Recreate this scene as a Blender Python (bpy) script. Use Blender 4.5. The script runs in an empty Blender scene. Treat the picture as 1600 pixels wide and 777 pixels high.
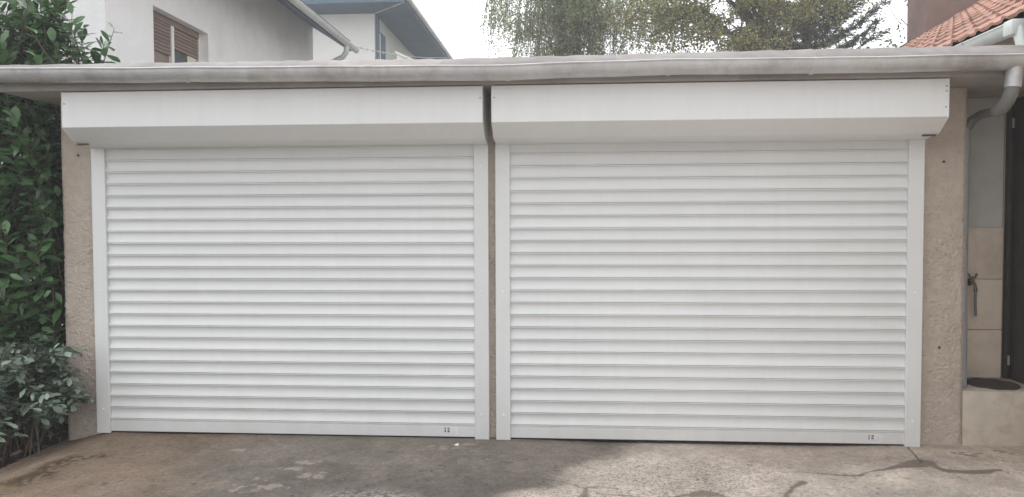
import bpy, bmesh, math, random
import numpy as np
from mathutils import Vector, Matrix, noise as mnoise

random.seed(7); rng = np.random.default_rng(11)
scene = bpy.context.scene
COL = scene.collection

# ------------------------------------------------------------------ camera
CAM = np.array([3.0403, -4.7511, 1.3628])
CR = np.array([0.99739904, 0.07200669, -0.00319348])
CU = np.array([0.00060216, 0.03598025, 0.99935232])
CF = np.array([-0.07207495, 0.99675496, -0.03584331])
cam = bpy.data.cameras.new('camera'); camo = bpy.data.objects.new('camera', cam); COL.objects.link(camo)
cam.sensor_width = 36.0; cam.lens = 27.036; cam.clip_start = 0.05; cam.clip_end = 2000
camo.matrix_world = Matrix(((CR[0], CU[0], -CF[0], CAM[0]), (CR[1], CU[1], -CF[1], CAM[1]),
                            (CR[2], CU[2], -CF[2], CAM[2]), (0, 0, 0, 1)))
scene.camera = camo

# ------------------------------------------------------------------ sky, sun, exposure
SUN = Vector((-0.40, 0.62, 0.72)).normalized()
world = bpy.data.worlds.new('World'); scene.world = world; world.use_nodes = True
wn = world.node_tree.nodes; wl = world.node_tree.links
for n in list(wn): wn.remove(n)
sky = wn.new('ShaderNodeTexSky'); sky.sky_type = 'NISHITA'; sky.sun_disc = False
sky.sun_elevation = math.asin(SUN.z); sky.sun_rotation = math.atan2(SUN.x, SUN.y)
sky.air_density = 1.0; sky.dust_density = 6.0; sky.ozone_density = 1.0
hs = wn.new('ShaderNodeHueSaturation'); hs.inputs['Saturation'].default_value = 0.18
mixw = wn.new('ShaderNodeMix'); mixw.data_type = 'RGBA'; mixw.inputs[0].default_value = 0.75
mixw.inputs[7].default_value = (12.1, 12.35, 12.75, 1)          # even cloud cover
bg = wn.new('ShaderNodeBackground'); bg.inputs['Strength'].default_value = 0.148
wo = wn.new('ShaderNodeOutputWorld')
wl.new(sky.outputs[0], hs.inputs['Color']); wl.new(hs.outputs[0], mixw.inputs[6])
wl.new(mixw.outputs[2], bg.inputs['Color']); wl.new(bg.outputs[0], wo.inputs['Surface'])
sl = bpy.data.lights.new('sun', 'SUN'); sl.energy = 0.6; sl.angle = math.radians(45); sl.color = (1.0, 0.97, 0.93)
so = bpy.data.objects.new('sun', sl); COL.objects.link(so)
so.rotation_euler = SUN.to_track_quat('Z', 'Y').to_euler(); so.location = (0, -6, 14)
scene.cycles.volume_bounces = 2; scene.cycles.max_bounces = 7; scene.cycles.diffuse_bounces = 4
vs = scene.view_settings
vs.view_transform = 'Standard'; vs.look = 'None'; vs.gamma = 1.0; vs.use_curve_mapping = False; vs.exposure = 0.14

# ------------------------------------------------------------------ material helpers
MATS = {}
def mat(name, base, rough=0.6, var=0.12, scale=6.0, bump=0.0, bscale=60.0, spec=0.5, metal=0.0,
        dirt=None, dirt_amt=0.0, dirt_scale=2.0, rand=0.0, transl=0.0, attr=None, island=0.0, bdist=0.01, dust=0.0, streak=0.0):
    """Procedural surface: two-octave colour variation, optional dirt, per-object or per-piece variation, bump."""
    m = bpy.data.materials.new(name); m.use_nodes = True
    nt = m.node_tree; N = nt.nodes; L = nt.links
    b = N['Principled BSDF']; b.inputs['Roughness'].default_value = rough; b.inputs['Metallic'].default_value = metal
    b.inputs['Specular IOR Level'].default_value = spec
    geo = N.new('ShaderNodeNewGeometry')
    tc = geo.outputs['Position']
    if attr:
        a = N.new('ShaderNodeAttribute'); a.attribute_name = attr; col = a.outputs['Color']
    else:
        rgb = N.new('ShaderNodeRGB'); rgb.outputs[0].default_value = (*base, 1); col = rgb.outputs[0]
    def noise(s, d=6):
        n = N.new('ShaderNodeTexNoise'); n.inputs['Scale'].default_value = s; n.inputs['Detail'].default_value = d
        n.inputs['Roughness'].default_value = 0.65
        L.new(tc, n.inputs['Vector']); return n.outputs['Fac']
    def scale_by(col, fac, lo, hi):
        mr = N.new('ShaderNodeMapRange'); mr.inputs[1].default_value = 0.25; mr.inputs[2].default_value = 0.75
        mr.inputs[3].default_value = lo; mr.inputs[4].default_value = hi; L.new(fac, mr.inputs[0])
        mx = N.new('ShaderNodeMix'); mx.data_type = 'RGBA'; mx.blend_type = 'MULTIPLY'; mx.inputs[0].default_value = 1
        L.new(col, mx.inputs[6]); L.new(mr.outputs[0], mx.inputs[7]); return mx.outputs[2]
    if var: col = scale_by(col, noise(scale), 1 - var, 1 + var)
    if dirt:
        mr = N.new('ShaderNodeMapRange'); mr.inputs[1].default_value = 0.48; mr.inputs[2].default_value = 0.72
        mr.inputs[3].default_value = 0; mr.inputs[4].default_value = dirt_amt; L.new(noise(dirt_scale, 8), mr.inputs[0])
        mx = N.new('ShaderNodeMix'); mx.data_type = 'RGBA'; L.new(mr.outputs[0], mx.inputs[0])
        L.new(col, mx.inputs[6]); mx.inputs[7].default_value = (*dirt, 1); col = mx.outputs[2]
    if dust or streak:
        sx = N.new('ShaderNodeSeparateXYZ'); L.new(tc, sx.inputs[0])
    if dust:      # splashed dust that thins out upwards
        mz = N.new('ShaderNodeMapRange'); mz.inputs[1].default_value = 0.0; mz.inputs[2].default_value = 0.45
        mz.inputs[3].default_value = dust; mz.inputs[4].default_value = 0.0; L.new(sx.outputs['Z'], mz.inputs[0])
        mm = N.new('ShaderNodeMath'); mm.operation = 'MULTIPLY'; L.new(mz.outputs[0], mm.inputs[0]); L.new(noise(9, 8), mm.inputs[1])
        mx = N.new('ShaderNodeMix'); mx.data_type = 'RGBA'; L.new(mm.outputs[0], mx.inputs[0]); L.new(col, mx.inputs[6]); mx.inputs[7].default_value = (.36, .31, .26, 1); col = mx.outputs[2]
    if streak:    # run-off streaks
        mp = N.new('ShaderNodeMapping'); mp.inputs['Scale'].default_value = (26, 26, 1.6); L.new(tc, mp.inputs['Vector'])
        ns = N.new('ShaderNodeTexNoise'); ns.inputs['Scale'].default_value = 1.0; ns.inputs['Detail'].default_value = 5; L.new(mp.outputs[0], ns.inputs['Vector'])
        col = scale_by(col, ns.outputs['Fac'], 1 - streak, 1 + streak * .5)
    if rand:
        oi = N.new('ShaderNodeObjectInfo'); col = scale_by(col, oi.outputs['Random'], 1 - rand, 1 + rand)
    if island: col = scale_by(col, geo.outputs['Random Per Island'], 1 - island, 1 + island)
    L.new(col, b.inputs['Base Color'])
    if bump:
        bp = N.new('ShaderNodeBump'); bp.inputs['Strength'].default_value = bump; bp.inputs['Distance'].default_value = bdist
        L.new(noise(bscale, 5), bp.inputs['Height']); L.new(bp.outputs[0], b.inputs['Normal'])
    if transl:
        tr = N.new('ShaderNodeBsdfTranslucent'); ms = N.new('ShaderNodeMixShader'); ms.inputs[0].default_value = transl
        L.new(col, tr.inputs['Color']); L.new(b.outputs[0], ms.inputs[1]); L.new(tr.outputs[0], ms.inputs[2])
        L.new(ms.outputs[0], N['Material Output'].inputs['Surface'])
    MATS[name] = m; return m

M_white = mat('white_lacquer', (0.72, 0.73, 0.725), 0.42, 0.03, 3, 0.05, 2.2, dust=0.35, streak=0.02, dirt=(0.62, 0.60, 0.56), dirt_amt=0.10, dirt_scale=1.6, rand=0.03)
M_box = mat('white_sheet_metal', (0.785, 0.795, 0.79), 0.38, 0.02, 2.0, 0.03, 2.5, streak=0.025, dirt=(0.6, 0.58, 0.55), dirt_amt=0.10, dirt_scale=1.3, bdist=0.02)
M_plaster = mat('rough_beige_plaster', (0.60, 0.52, 0.445), 0.95, 0.12, 20, 1.0, 170, 0.2, dirt=(0.40, 0.335, 0.28), dirt_amt=0.5, dirt_scale=3.0, bdist=0.010)
M_slab = mat('roof_concrete', (0.40, 0.38, 0.36), 0.9, 0.15, 5, 0.3, 60, 0.2, dirt=(0.2, 0.17, 0.15), dirt_amt=0.5)
M_zinc = mat('weathered_zinc', (0.60, 0.60, 0.605), 0.42, 0.12, 4, 0.12, 30, 0.5, metal=0.35, dirt=(0.25, 0.22, 0.2), dirt_amt=0.65, dirt_scale=2.6, streak=0.10)
M_zinc2 = mat('pale_zinc', (0.62, 0.65, 0.625), 0.5, 0.08, 4, 0.1, 30, 0.5, metal=0.2, dirt=(0.33, 0.33, 0.31), dirt_amt=0.4, dirt_scale=3)
M_sheet = mat('roof_edge_sheet', (0.30, 0.272, 0.258), 0.65, 0.25, 5, 0.4, 14, 0.4, dirt=(0.17, 0.145, 0.13), dirt_amt=0.6, dirt_scale=4, rand=0.10)
M_screw = mat('dull_screw', (0.35, 0.35, 0.35), 0.5, 0.1, 50, metal=0.5)
M_cap = mat('white_plastic_cap', (0.84, 0.84, 0.84), 0.3, 0.02, 50)
M_hole = mat('drill_hole_dark', (0.12, 0.095, 0.08), 0.95, 0.3, 90)
M_rubber = mat('black_rubber', (0.025, 0.024, 0.023), 0.8, 0.2, 40, 0.4, 250)
M_step = mat('step_concrete', (0.54, 0.475, 0.40), 0.92, 0.16, 7, 0.35, 140, 0.2, dirt=(0.30, 0.24, 0.18), dirt_amt=0.6, dirt_scale=9)
M_tile = mat('beige_wall_tile', (0.70, 0.59, 0.48), 0.45, 0.08, 8, 0.05, 60, 0.4, rand=0.06, dirt=(0.36, 0.27, 0.2), dirt_amt=0.4, dirt_scale=5)
M_grey = mat('grey_painted_plaster', (0.54, 0.53, 0.49), 0.85, 0.08, 5, 0.25, 90, 0.2, dirt=(0.28, 0.27, 0.24), dirt_amt=0.4)
M_grout = mat('grout', (0.25, 0.21, 0.18), 0.95, 0.1, 40)
M_door = mat('dark_brown_door', (0.035, 0.030, 0.028), 0.5, 0.25, 7, 0.1, 40, 0.4)
M_brass = mat('tarnished_brass', (0.20, 0.17, 0.14), 0.45, 0.2, 30, metal=0.7)
M_hose = mat('grey_hose', (0.16, 0.18, 0.17), 0.5, 0.1, 30)
M_pipe_shade = mat('shade_darkened_pipe', (0.20, 0.195, 0.185), 0.6, 0.15, 12, dirt=(0.16, 0.14, 0.12), dirt_amt=0.5)  # elbow and offset pipe colour darkened to carry the shade under the eave
M_pvc = mat('grey_plastic_pipe', (0.33, 0.345, 0.36), 0.5, 0.08, 9, dirt=(0.3, 0.28, 0.25), dirt_amt=0.4)
M_wall1 = mat('white_render', (0.86, 0.855, 0.85), 0.92, 0.05, 3, 0.5, 45, 0.2, dirt=(0.60, 0.59, 0.57), dirt_amt=0.35, dirt_scale=0.9, bdist=0.015)
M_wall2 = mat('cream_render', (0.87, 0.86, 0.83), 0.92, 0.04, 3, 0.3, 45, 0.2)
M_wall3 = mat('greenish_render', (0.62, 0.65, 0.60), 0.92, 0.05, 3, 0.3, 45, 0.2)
M_soffit = mat('dark_blue_grey_boards', (0.12, 0.165, 0.225), 0.8, 0.12, 2, 0.1, 20, 0.3)
M_roofdk = mat('dark_roof_covering', (0.10, 0.095, 0.095), 0.85, 0.15, 4, 0.3, 20, 0.3)
M_frame = mat('white_window_frame', (0.78, 0.77, 0.72), 0.4, 0.03, 10)
M_blind = mat('brown_blind', (0.20, 0.14, 0.11), 0.6, 0.10, 12, rand=0.08)
M_glass = mat('window_glass', (0.05, 0.06, 0.065), 0.06, 0.1, 3, spec=0.8)
M_curtain = mat('cream_curtain', (0.70, 0.66, 0.52), 0.9, 0.06, 20)
M_brownpane = mat('brown_inner_blind', (0.22, 0.16, 0.135), 0.5, 0.05, 5)
M_terra = mat('terracotta_tile', (0.42, 0.24, 0.185), 0.8, 0.15, 9, 0.3, 90, 0.3, rand=0.22, dirt=(0.24, 0.16, 0.12), dirt_amt=0.45, dirt_scale=6)
M_under = mat('roof_underlay', (0.10, 0.07, 0.055), 0.9, 0.2, 6)
M_chim = mat('brown_chimney_render', (0.23, 0.165, 0.145), 0.9, 0.12, 5, 0.3, 60, 0.2, dirt=(0.12, 0.09, 0.08), dirt_amt=0.4)
M_houser = mat('right_house_render', (0.42, 0.34, 0.27), 0.9, 0.08, 4, 0.3, 60, 0.2)
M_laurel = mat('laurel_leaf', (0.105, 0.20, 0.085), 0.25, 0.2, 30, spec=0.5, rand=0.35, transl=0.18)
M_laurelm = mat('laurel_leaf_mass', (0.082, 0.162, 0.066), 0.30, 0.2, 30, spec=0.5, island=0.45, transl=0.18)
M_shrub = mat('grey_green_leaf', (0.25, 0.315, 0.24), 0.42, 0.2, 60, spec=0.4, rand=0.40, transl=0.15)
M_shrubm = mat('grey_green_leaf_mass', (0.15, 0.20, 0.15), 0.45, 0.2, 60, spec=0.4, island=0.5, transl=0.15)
M_twig = mat('brown_twig', (0.10, 0.075, 0.055), 0.85, 0.2, 40)
M_bark = mat('grey_brown_bark', (0.15, 0.115, 0.09), 0.9, 0.3, 12, 0.6, 40)
M_birchbark = mat('birch_bark', (0.22, 0.20, 0.18), 0.8, 0.3, 9, 0.3, 40, dirt=(0.06, 0.05, 0.05), dirt_amt=0.9, dirt_scale=5)
M_birchleaf = mat('birch_leaf', (0.30, 0.335, 0.185), 0.6, 0.25, .8, spec=0.3, island=0.35, transl=0.45)
M_maple = mat('yellowing_leaf', (0.345, 0.335, 0.16), 0.6, 0.25, 0.9, spec=0.3, island=0.35, transl=0.45)
M_spruce = mat('spruce_needles', (0.085, 0.11, 0.075), 0.7, 0.15, 2, spec=0.3, island=0.45)
M_ivy = mat('mid_green_leaf', (0.15, 0.19, 0.095), 0.6, 0.15, 2, spec=0.3, island=0.45, transl=0.3)
M_soil = mat('dark_soil', (0.065, 0.050, 0.040), 0.98, 0.35, 14, 0.9, 50, 0.1, bdist=0.03)
M_litter = mat('dry_leaf_litter', (0.11, 0.085, 0.065), 0.9, 0.2, 20, island=0.5)
M_ground = mat('far_ground', (0.16, 0.15, 0.12), 0.95, 0.2, 0.4, 0.4, 6, 0.2)
M_conc = mat('stained_concrete', (0.3, 0.26, 0.22), 0.85, 0.20, 60, 0.6, 140, 0.25, attr='stain', bdist=0.008)
M_cable = mat('pale_cable', (0.5, 0.5, 0.48), 0.6, 0.1, 10)

# ------------------------------------------------------------------ object helpers
LOC = {}
def tag(o, label=None, cat=None, group=None, kind=None):
    if label: o['label'] = label
    if cat: o['category'] = cat
    if group: o['group'] = group
    if kind: o['kind'] = kind
    return o
def thing(name, loc, label, cat, group=None):
    o = bpy.data.objects.new(name, None); COL.objects.link(o); o.location = loc; o.empty_display_size = 0.1
    LOC[o.name] = Vector(loc); return tag(o, label, cat, group)
def base_of(parent): return LOC[parent.name] if parent is not None else Vector((0, 0, 0))
def link(name, me, m, parent=None, smooth=None):
    o = bpy.data.objects.new(name, me); COL.objects.link(o)
    if m is not None and not me.materials: me.materials.append(m)
    if parent is not None: o.parent = parent; LOC[o.name] = base_of(parent)
    if smooth is not None:
        me.polygons.foreach_set('use_smooth', [True] * len(me.polygons))
        me.set_sharp_from_angle(angle=math.radians(smooth))
    return o
def piece(name, me, parent, mtx):
    """A shared-mesh piece placed in world space under a parent."""
    o = bpy.data.objects.new(name, me); COL.objects.link(o); o.parent = parent
    o.matrix_local = Matrix.Translation(-base_of(parent)) @ mtx
    LOC[o.name] = base_of(parent); return o

class MB:
    def __init__(s): s.v = []; s.f = []
    def add(s, vs, fs):
        n = len(s.v); s.v += [tuple(v) for v in vs]; s.f += [tuple(i + n for i in f) for f in fs]; return s
    def box(s, x0, x1, y0, y1, z0, z1):
        return s.add([(x0, y0, z0), (x1, y0, z0), (x1, y1, z0), (x0, y1, z0), (x0, y0, z1), (x1, y0, z1), (x1, y1, z1), (x0, y1, z1)],
                     [(0, 3, 2, 1), (4, 5, 6, 7), (0, 1, 5, 4), (1, 2, 6, 5), (2, 3, 7, 6), (3, 0, 4, 7)])
    def tube(s, pts, r, n=10, cap=True):
        pts = [Vector(p) for p in pts]; rs = r if isinstance(r, (list, tuple)) else [r] * len(pts)
        rings = []; ref = None
        for i, p in enumerate(pts):
            t = (pts[min(i + 1, len(pts) - 1)] - pts[max(i - 1, 0)]).normalized()
            if ref is None: ref = t.orthogonal().normalized()
            ref = (ref - t * ref.dot(t)).normalized(); b = t.cross(ref)
            rings.append([p + (ref * math.cos(a) + b * math.sin(a)) * rs[i] for a in [2 * math.pi * k / n for k in range(n)]])
        vs = [v for R in rings for v in R]; fs = []
        for i in range(len(pts) - 1):
            for k in range(n): fs.append((i * n + k, i * n + (k + 1) % n, (i + 1) * n + (k + 1) % n, (i + 1) * n + k))
        if cap: fs.append(tuple(range(n - 1, -1, -1))); fs.append(tuple((len(pts) - 1) * n + k for k in range(n)))
        return s.add(vs, fs)
    def extrude_x(s, prof, x0, x1, closed=False, caps=False):
        n = len(prof); vs = [(x0, y, z) for y, z in prof] + [(x1, y, z) for y, z in prof]
        fs = [(i, i + n, (i + 1) % n + n, (i + 1) % n) for i in range(n if closed else n - 1)]
        if caps: fs += [tuple(range(n)), tuple(range(2 * n - 1, n - 1, -1))]
        return s.add(vs, fs)
    def prism_y(s, prof, y0, y1):
        n = len(prof); vs = [(x, y0, z) for x, z in prof] + [(x, y1, z) for x, z in prof]
        fs = [(i, (i + 1) % n, (i + 1) % n + n, i + n) for i in range(n)] + [tuple(range(n - 1, -1, -1)), tuple(range(n, 2 * n))]
        return s.add(vs, fs)
    def mesh(s, name, off=Vector((0, 0, 0))):
        me = bpy.data.meshes.new(name)
        me.from_pydata([(x - off.x, y - off.y, z - off.z) for x, y, z in s.v], [], s.f); me.update(); return me
    def build(s, name, m, parent=None, smooth=None, bevel=0.0):
        me = s.mesh(name, base_of(parent))
        if bevel:
            bm = bmesh.new(); bm.from_mesh(me); bmesh.ops.remove_doubles(bm, verts=bm.verts, dist=1e-6)
            bmesh.ops.recalc_face_normals(bm, faces=bm.faces)
            bmesh.ops.bevel(bm, geom=[e for e in bm.edges if len(e.link_faces) == 2 and e.calc_face_angle() > 0.4], offset=bevel, segments=2, affect='EDGES', profile=0.5)
            bm.to_mesh(me); bm.free(); smooth = smooth or 40
        else:
            bm = bmesh.new(); bm.from_mesh(me); bmesh.ops.recalc_face_normals(bm, faces=bm.faces); bm.to_mesh(me); bm.free()
        return link(name, me, m, parent, smooth)

def holes_wall(axis, pos, thick, us, vs, holes):
    """Wall slab on plane axis=pos built from cells; holes = set of (i, j) cell indices left open."""
    mb = MB()
    for i in range(len(us) - 1):
        for j in range(len(vs) - 1):
            if (i, j) in holes: continue
            if axis == 'x': mb.box(min(pos, pos + thick), max(pos, pos + thick), us[i], us[i + 1], vs[j], vs[j + 1])
            else: mb.box(us[i], us[i + 1], min(pos, pos + thick), max(pos, pos + thick), vs[j], vs[j + 1])
    return mb

# value noise in numpy
_perm = rng.random((256, 256))
def vnoise(x, y):
    xi = np.floor(x).astype(int); yi = np.floor(y).astype(int); fx = x - xi; fy = y - yi
    fx = fx * fx * (3 - 2 * fx); fy = fy * fy * (3 - 2 * fy)
    g = lambda a, b: _perm[a & 255, b & 255]
    return (g(xi, yi) * (1 - fx) + g(xi + 1, yi) * fx) * (1 - fy) + (g(xi, yi + 1) * (1 - fx) + g(xi + 1, yi + 1) * fx) * fy
def fbm(x, y, o=5):
    s = 0; a = 0.5; t = 0
    for k in range(o): s = s + a * vnoise(x * 2 ** k + 17 * k, y * 2 ** k + 31 * k); t += a; a *= 0.55
    return s / t
def smooth(a, b, x):
    t = np.clip((x - a) / (b - a), 0, 1); return t * t * (3 - 2 * t)

def grid_mesh(name, xs, ys, zf):
    X, Y = np.meshgrid(xs, ys); Z = zf(X, Y); nx, ny = len(xs), len(ys)
    co = np.stack([X, Y, Z], -1).reshape(-1, 3)
    i = np.arange(ny - 1)[:, None] * nx + np.arange(nx - 1)[None, :]
    q = np.stack([i, i + 1, i + nx + 1, i + nx], -1).reshape(-1, 4)
    return fast_mesh(name, co, q), co
def fast_mesh(name, co, q):
    me = bpy.data.meshes.new(name); k = q.shape[1]
    me.vertices.add(len(co)); me.vertices.foreach_set('co', co.astype(np.float32).ravel())
    me.loops.add(q.size); me.loops.foreach_set('vertex_index', q.astype(np.int32).ravel())
    me.polygons.add(len(q)); me.polygons.foreach_set('loop_start', np.arange(0, q.size, k, dtype=np.int32))
    me.polygons.foreach_set('loop_total', np.full(len(q), k, dtype=np.int32)); me.update(calc_edges=True); return me

# ================================================================== SETTING: ground, driveway, bed
gm = MB(); S = 140
gm.add([(-S, -S, -0.16), (S, -S, -0.16), (S, S, -0.16), (-S, S, -0.16)], [(0, 1, 2, 3)])
tag(gm.build('ground', M_ground), kind='structure')

def poly_mask(X, Y, pts, wid, soft=0.012, jit=0.02, js=14):
    """Mask of a stain that follows a polyline with per-point half widths."""
    Xj = X + (fbm(X * js, Y * js) - 0.5) * jit * 2; Yj = Y + (fbm(X * js + 50, Y * js + 9) - 0.5) * jit * 2
    best = np.full(X.shape, 1e9)
    for (a, b, wa, wb) in zip(pts[:-1], pts[1:], wid[:-1], wid[1:]):
        dx, dy = b[0] - a[0], b[1] - a[1]; t = np.clip(((Xj - a[0]) * dx + (Yj - a[1]) * dy) / (dx * dx + dy * dy + 1e-9), 0, 1)
        d = np.hypot(Xj - a[0] - t * dx, Yj - a[1] - t * dy) - (wa + (wb - wa) * t)
        best = np.minimum(best, d)
    return 1 - smooth(-soft, soft, best)

def drive_z(X, Y):
    z = -0.006 - 0.015 * smooth(2.7, 3.4, X) * (1 - smooth(4.5, 5.1, X)) - .005 * smooth(.1, .3, X) * (1 - smooth(.5, 1.0, X))
    z = z - 0.075 * smooth(0.12, -0.30, X)
    z = z - 0.010 * smooth(-0.05, -1.2, Y)
    z = z + (fbm(X * 1.3, Y * 1.3, 3) - 0.5) * 0.014 * smooth(-0.02, -0.4, Y)
    z = z + (fbm(X * 30, Y * 30, 3) - 0.5) * 0.004
    cr = poly_mask(X, Y, CRB, [.006, .005, .006], 0.004, 0.006, 20) + poly_mask(X, Y, D1, [.003] * 7, 0.004, 0.012, 16)
    return z - 0.007 * np.clip(cr, 0, 1)
WETA = [(4.231, -.455), (4.351, -.458), (4.511, -.492), (4.611, -.496), (4.679, -.449), (4.864, -.371), (5.009, -.316), (5.055, -.290), (5.071, -.369), (5.092, -.434), (5.168, -.451), (5.306, -.442), (5.404, -.415)]
WETW = [.002, .004, .010, .014, .004, .026, .058, .050, .022, .028, .030, .034, .012]
CRB = [(5.083, -.003), (5.064, -.133), (5.037, -.291)]
C1 = [(4.288, -.611), (4.211, -.706), (4.163, -.786), (4.140, -.843)]
C2 = [(3.597, -.868), (3.68, -.845), (3.732, -.823), (3.808, -.846), (3.857, -.87)]
C3 = [(3.888, -.913), (4.008, -.87), (4.117, -.872), (4.209, -.875)]
D1 = [(2.914, -.687), (3.016, -.721), (3.084, -.757), (3.133, -.803), (3.212, -.865), (3.403, -.89), (3.596, -.878)]
D2 = [(3.123, -.804), (3.127, -.889), (3.119, -1.02)]
D3 = [(3.133, -.793), (3.2, -.77), (3.298, -.783)]
BROWN = [(0.05, -1.15), (0.098, -1.004), (0.127, -.903), (0.172, -.816), (0.126, -.619), (0.161, -.558), (0.178, -.496), (0.309, -.426)]
xs = np.concatenate([np.linspace(-0.29, 6.3, 880), np.linspace(6.35, 9.0, 12)])
ys = np.concatenate([-1.45 - 7.55 * np.linspace(1, 0, 90) ** 1.6, np.linspace(-1.42, 0.09, 210)])
me, co = grid_mesh('driveway', xs, ys, drive_z)
X, Y = co[:, 0], co[:, 1]
n1 = fbm(X * 2.2, Y * 2.2); n2 = fbm(X * 9, Y * 9); n3 = fbm(X * 40, Y * 40, 3); n4 = rng.random(X.shape)
far_ = smooth(-1.35, -2.0, Y)                       # beyond the finely meshed part the fine marks fade to the mean
n3 = n3 * (1 - far_) + .5 * far_; n4 = n4 * (1 - far_) + .5 * far_; n2 = n2 * (1 - .8 * far_) + .4 * far_
sand = np.array([.245, .182, .132]); dark = np.array([.150, .128, .110]); light = np.array([.62, .535, .46]); grey = np.array([.44, .395, .35])
C = np.repeat(sand[None], len(X), 0)
def mixc(C, col, m): return C * (1 - m[:, None]) + np.asarray(col)[None] * m[:, None]
edge = X - (2.98 + 0.45 * smooth(-0.75, 0.0, Y)) + (n1 - .5) * 0.5 + 0.25 * smooth(-.75, -.95, Y)
C = mixc(C, np.array([.225, .200, .173]), smooth(0.5, 1.4, X + (n1 - .5) * 1.0) * 0.85)
C = mixc(C, dark, smooth(-.30, -.85, Y + (n2 - .5) * .25) * smooth(1.0, 2.0, X + (n1 - .5)) * (1 - smooth(2.6, 3.1, X)) * 0.85)
C = mixc(C, light, smooth(-0.10, 0.16, edge))
C = mixc(C, grey * 1.08, smooth(3.6, 5.0, X) * smooth(-.45, -.8, Y + (n1 - .5) * .5) * 0.7)
C = mixc(C, [.42, .345, .285], smooth(3.7, 4.4, X) * smooth(-.55, -.2, Y) * .6)
# speckled worn patches where the aggregate shows
sp = (np.exp(-(((X - 2.04) / .24) ** 2 + ((Y + 1.03) / .10) ** 2) * 1.2)) * (n4 < .55) * (n3 > .40)
C = mixc(C, [.50, .47, .42], np.clip(sp * 1.2, 0, .8))
sp = smooth(-0.1, 0.25, edge) * (1 - smooth(3.9, 4.5, X)) * smooth(-.15, -.4, Y) * (n4 < .16)
C = mixc(C, [.17, .14, .12], sp * .75)
sp = smooth(-0.1, 0.25, edge) * (n4 > .88) * smooth(-.15, -.4, Y); C = mixc(C, [.52, .47, .42], sp * .6)
for (px, py, rx, ry) in [(1.371, -.943, .07, .05), (1.43, -.80, .05, .035), (1.52, -.90, .05, .04), (1.504, -.62, .05, .03), (1.66, -.73, .06, .05), (1.58, -.52, .06, .03), (2.30, -.19, .09, .035), (2.40, -.11, .06, .02), (1.05, -.30, .05, .02)]:
    d = ((X - px) / rx) ** 2 + ((Y - py) / ry) ** 2 + (fbm(X * 24, Y * 24) - .5) * 10.0 + (n3 - .5) * 5
    C = mixc(C, [.40, .345, .295], (1 - smooth(.2, 1.0, d)) * .75)
C = C * (0.74 + 0.52 * n2)[:, None] * (0.82 + 0.36 * n3)[:, None] * (0.86 + 0.28 * n4)[:, None] * (.8 + .4 * fbm(X * 4 + 3, Y * 4, 3))[:, None]
# small pits
C = C * (1 - 0.35 * (smooth(.70, .80, fbm(X * 34 + 5, Y * 34 + 3, 3)) * smooth(-.03, -.25, Y)))[:, None]
wet = [.195, .160, .130]
C = mixc(C, wet, poly_mask(X, Y, WETA, WETW, 0.010, 0.018) * .9)
C = mixc(C, [.10, .08, .065], poly_mask(X, Y, CRB, [.005, .005, .007], .006, .006, 20) * .9)
C = mixc(C, wet, poly_mask(X, Y, C1, [.02, .016, .012, .014], .01, .02) * .85)
C = mixc(C, wet, poly_mask(X, Y, C2, [.008, .03, .042, .03, .01], .012, .03) * .8)
C = mixc(C, wet, poly_mask(X, Y, C3, [.012, .022, .016, .024], .01, .03) * .8)
for P_ in (D1, D3): C = mixc(C, [.085, .07, .06], poly_mask(X, Y, P_, [.004] * len(P_), .006, .016, 16) * .8)
C = mixc(C, wet, poly_mask(X, Y, D2, [.01, .022, .03], .012, .02) * .8)
bm_ = poly_mask(X, Y, BROWN, [.13, .12, .10, .08, .07, .07, .06, .04], .05, .03, 9) * smooth(.38, .56, n2 * .5 + n3 * .5)
C = mixc(C, [.075, .048, .024], bm_ * .95)
mo = np.exp(-(((X - .12) / .12) ** 2 + ((Y + 1.12) / .14) ** 2)) * smooth(.45, .6, n3); C = mixc(C, [.24, .17, .055], mo * .9)
for (px, py) in [(5.30, -.106), (5.325, -.13), (5.345, -.141), (5.365, -.16), (5.39, -.163), (5.41, -.13), (5.443, -.109), (5.35, -.10), (5.575, -.038), (5.60, -.05), (5.613, -.065), (5.629, -.11), (5.59, -.08)]:
    d = ((X - px + .1 * (Y - py)) / .02) ** 2 + ((Y - py) / .012) ** 2 + (n3 - .5) * 2
    C = mixc(C, [.10, .085, .07], (1 - smooth(.3, 1.3, d)) * .7)
# darker line at the foot of the walls, broken up by noise
C = C * (1 - .25 * smooth(-.07, .0, Y) * smooth(.3, .6, n2))[:, None]
ca = me.color_attributes.new('stain', 'FLOAT_COLOR', 'POINT')
ca.data.foreach_set('color', np.concatenate([np.clip(C, .02, .8), np.ones((len(C), 1))], 1).astype(np.float32).ravel())
dr = link('driveway', me, M_conc, None, 180); tag(dr, kind='structure')

# loose grit, crumbs of mortar and leaf flecks lying on the concrete
n = 900; gxs = rng.uniform(-.25, 5.9, n); gys = -rng.random(n) ** .8 * 1.25 - .01; gzs = drive_z(gxs, gys); V, Q = [], []
oct_ = np.array([(1, 0, 0), (0, 1, 0), (-1, 0, 0), (0, -1, 0), (0, 0, .7), (0, 0, -.4)]); of = np.array([(0, 1, 4), (1, 2, 4), (2, 3, 4), (3, 0, 4), (1, 0, 5), (2, 1, 5), (3, 2, 5), (0, 3, 5)])
for i_ in range(n):
    r_ = rng.uniform(.0015, .0055) * (1.6 if rng.random() < .05 else 1); sq = rng.uniform(.4, 1, 3) * r_; a_ = rng.uniform(0, 6.28); c_, s_ = math.cos(a_), math.sin(a_)
    o_ = oct_ * sq; V.append(np.stack([o_[:, 0] * c_ - o_[:, 1] * s_ + gxs[i_], o_[:, 0] * s_ + o_[:, 1] * c_ + gys[i_], o_[:, 2] + gzs[i_] + sq[2] * .3], 1)); Q.append(of + 6 * i_)
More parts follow.
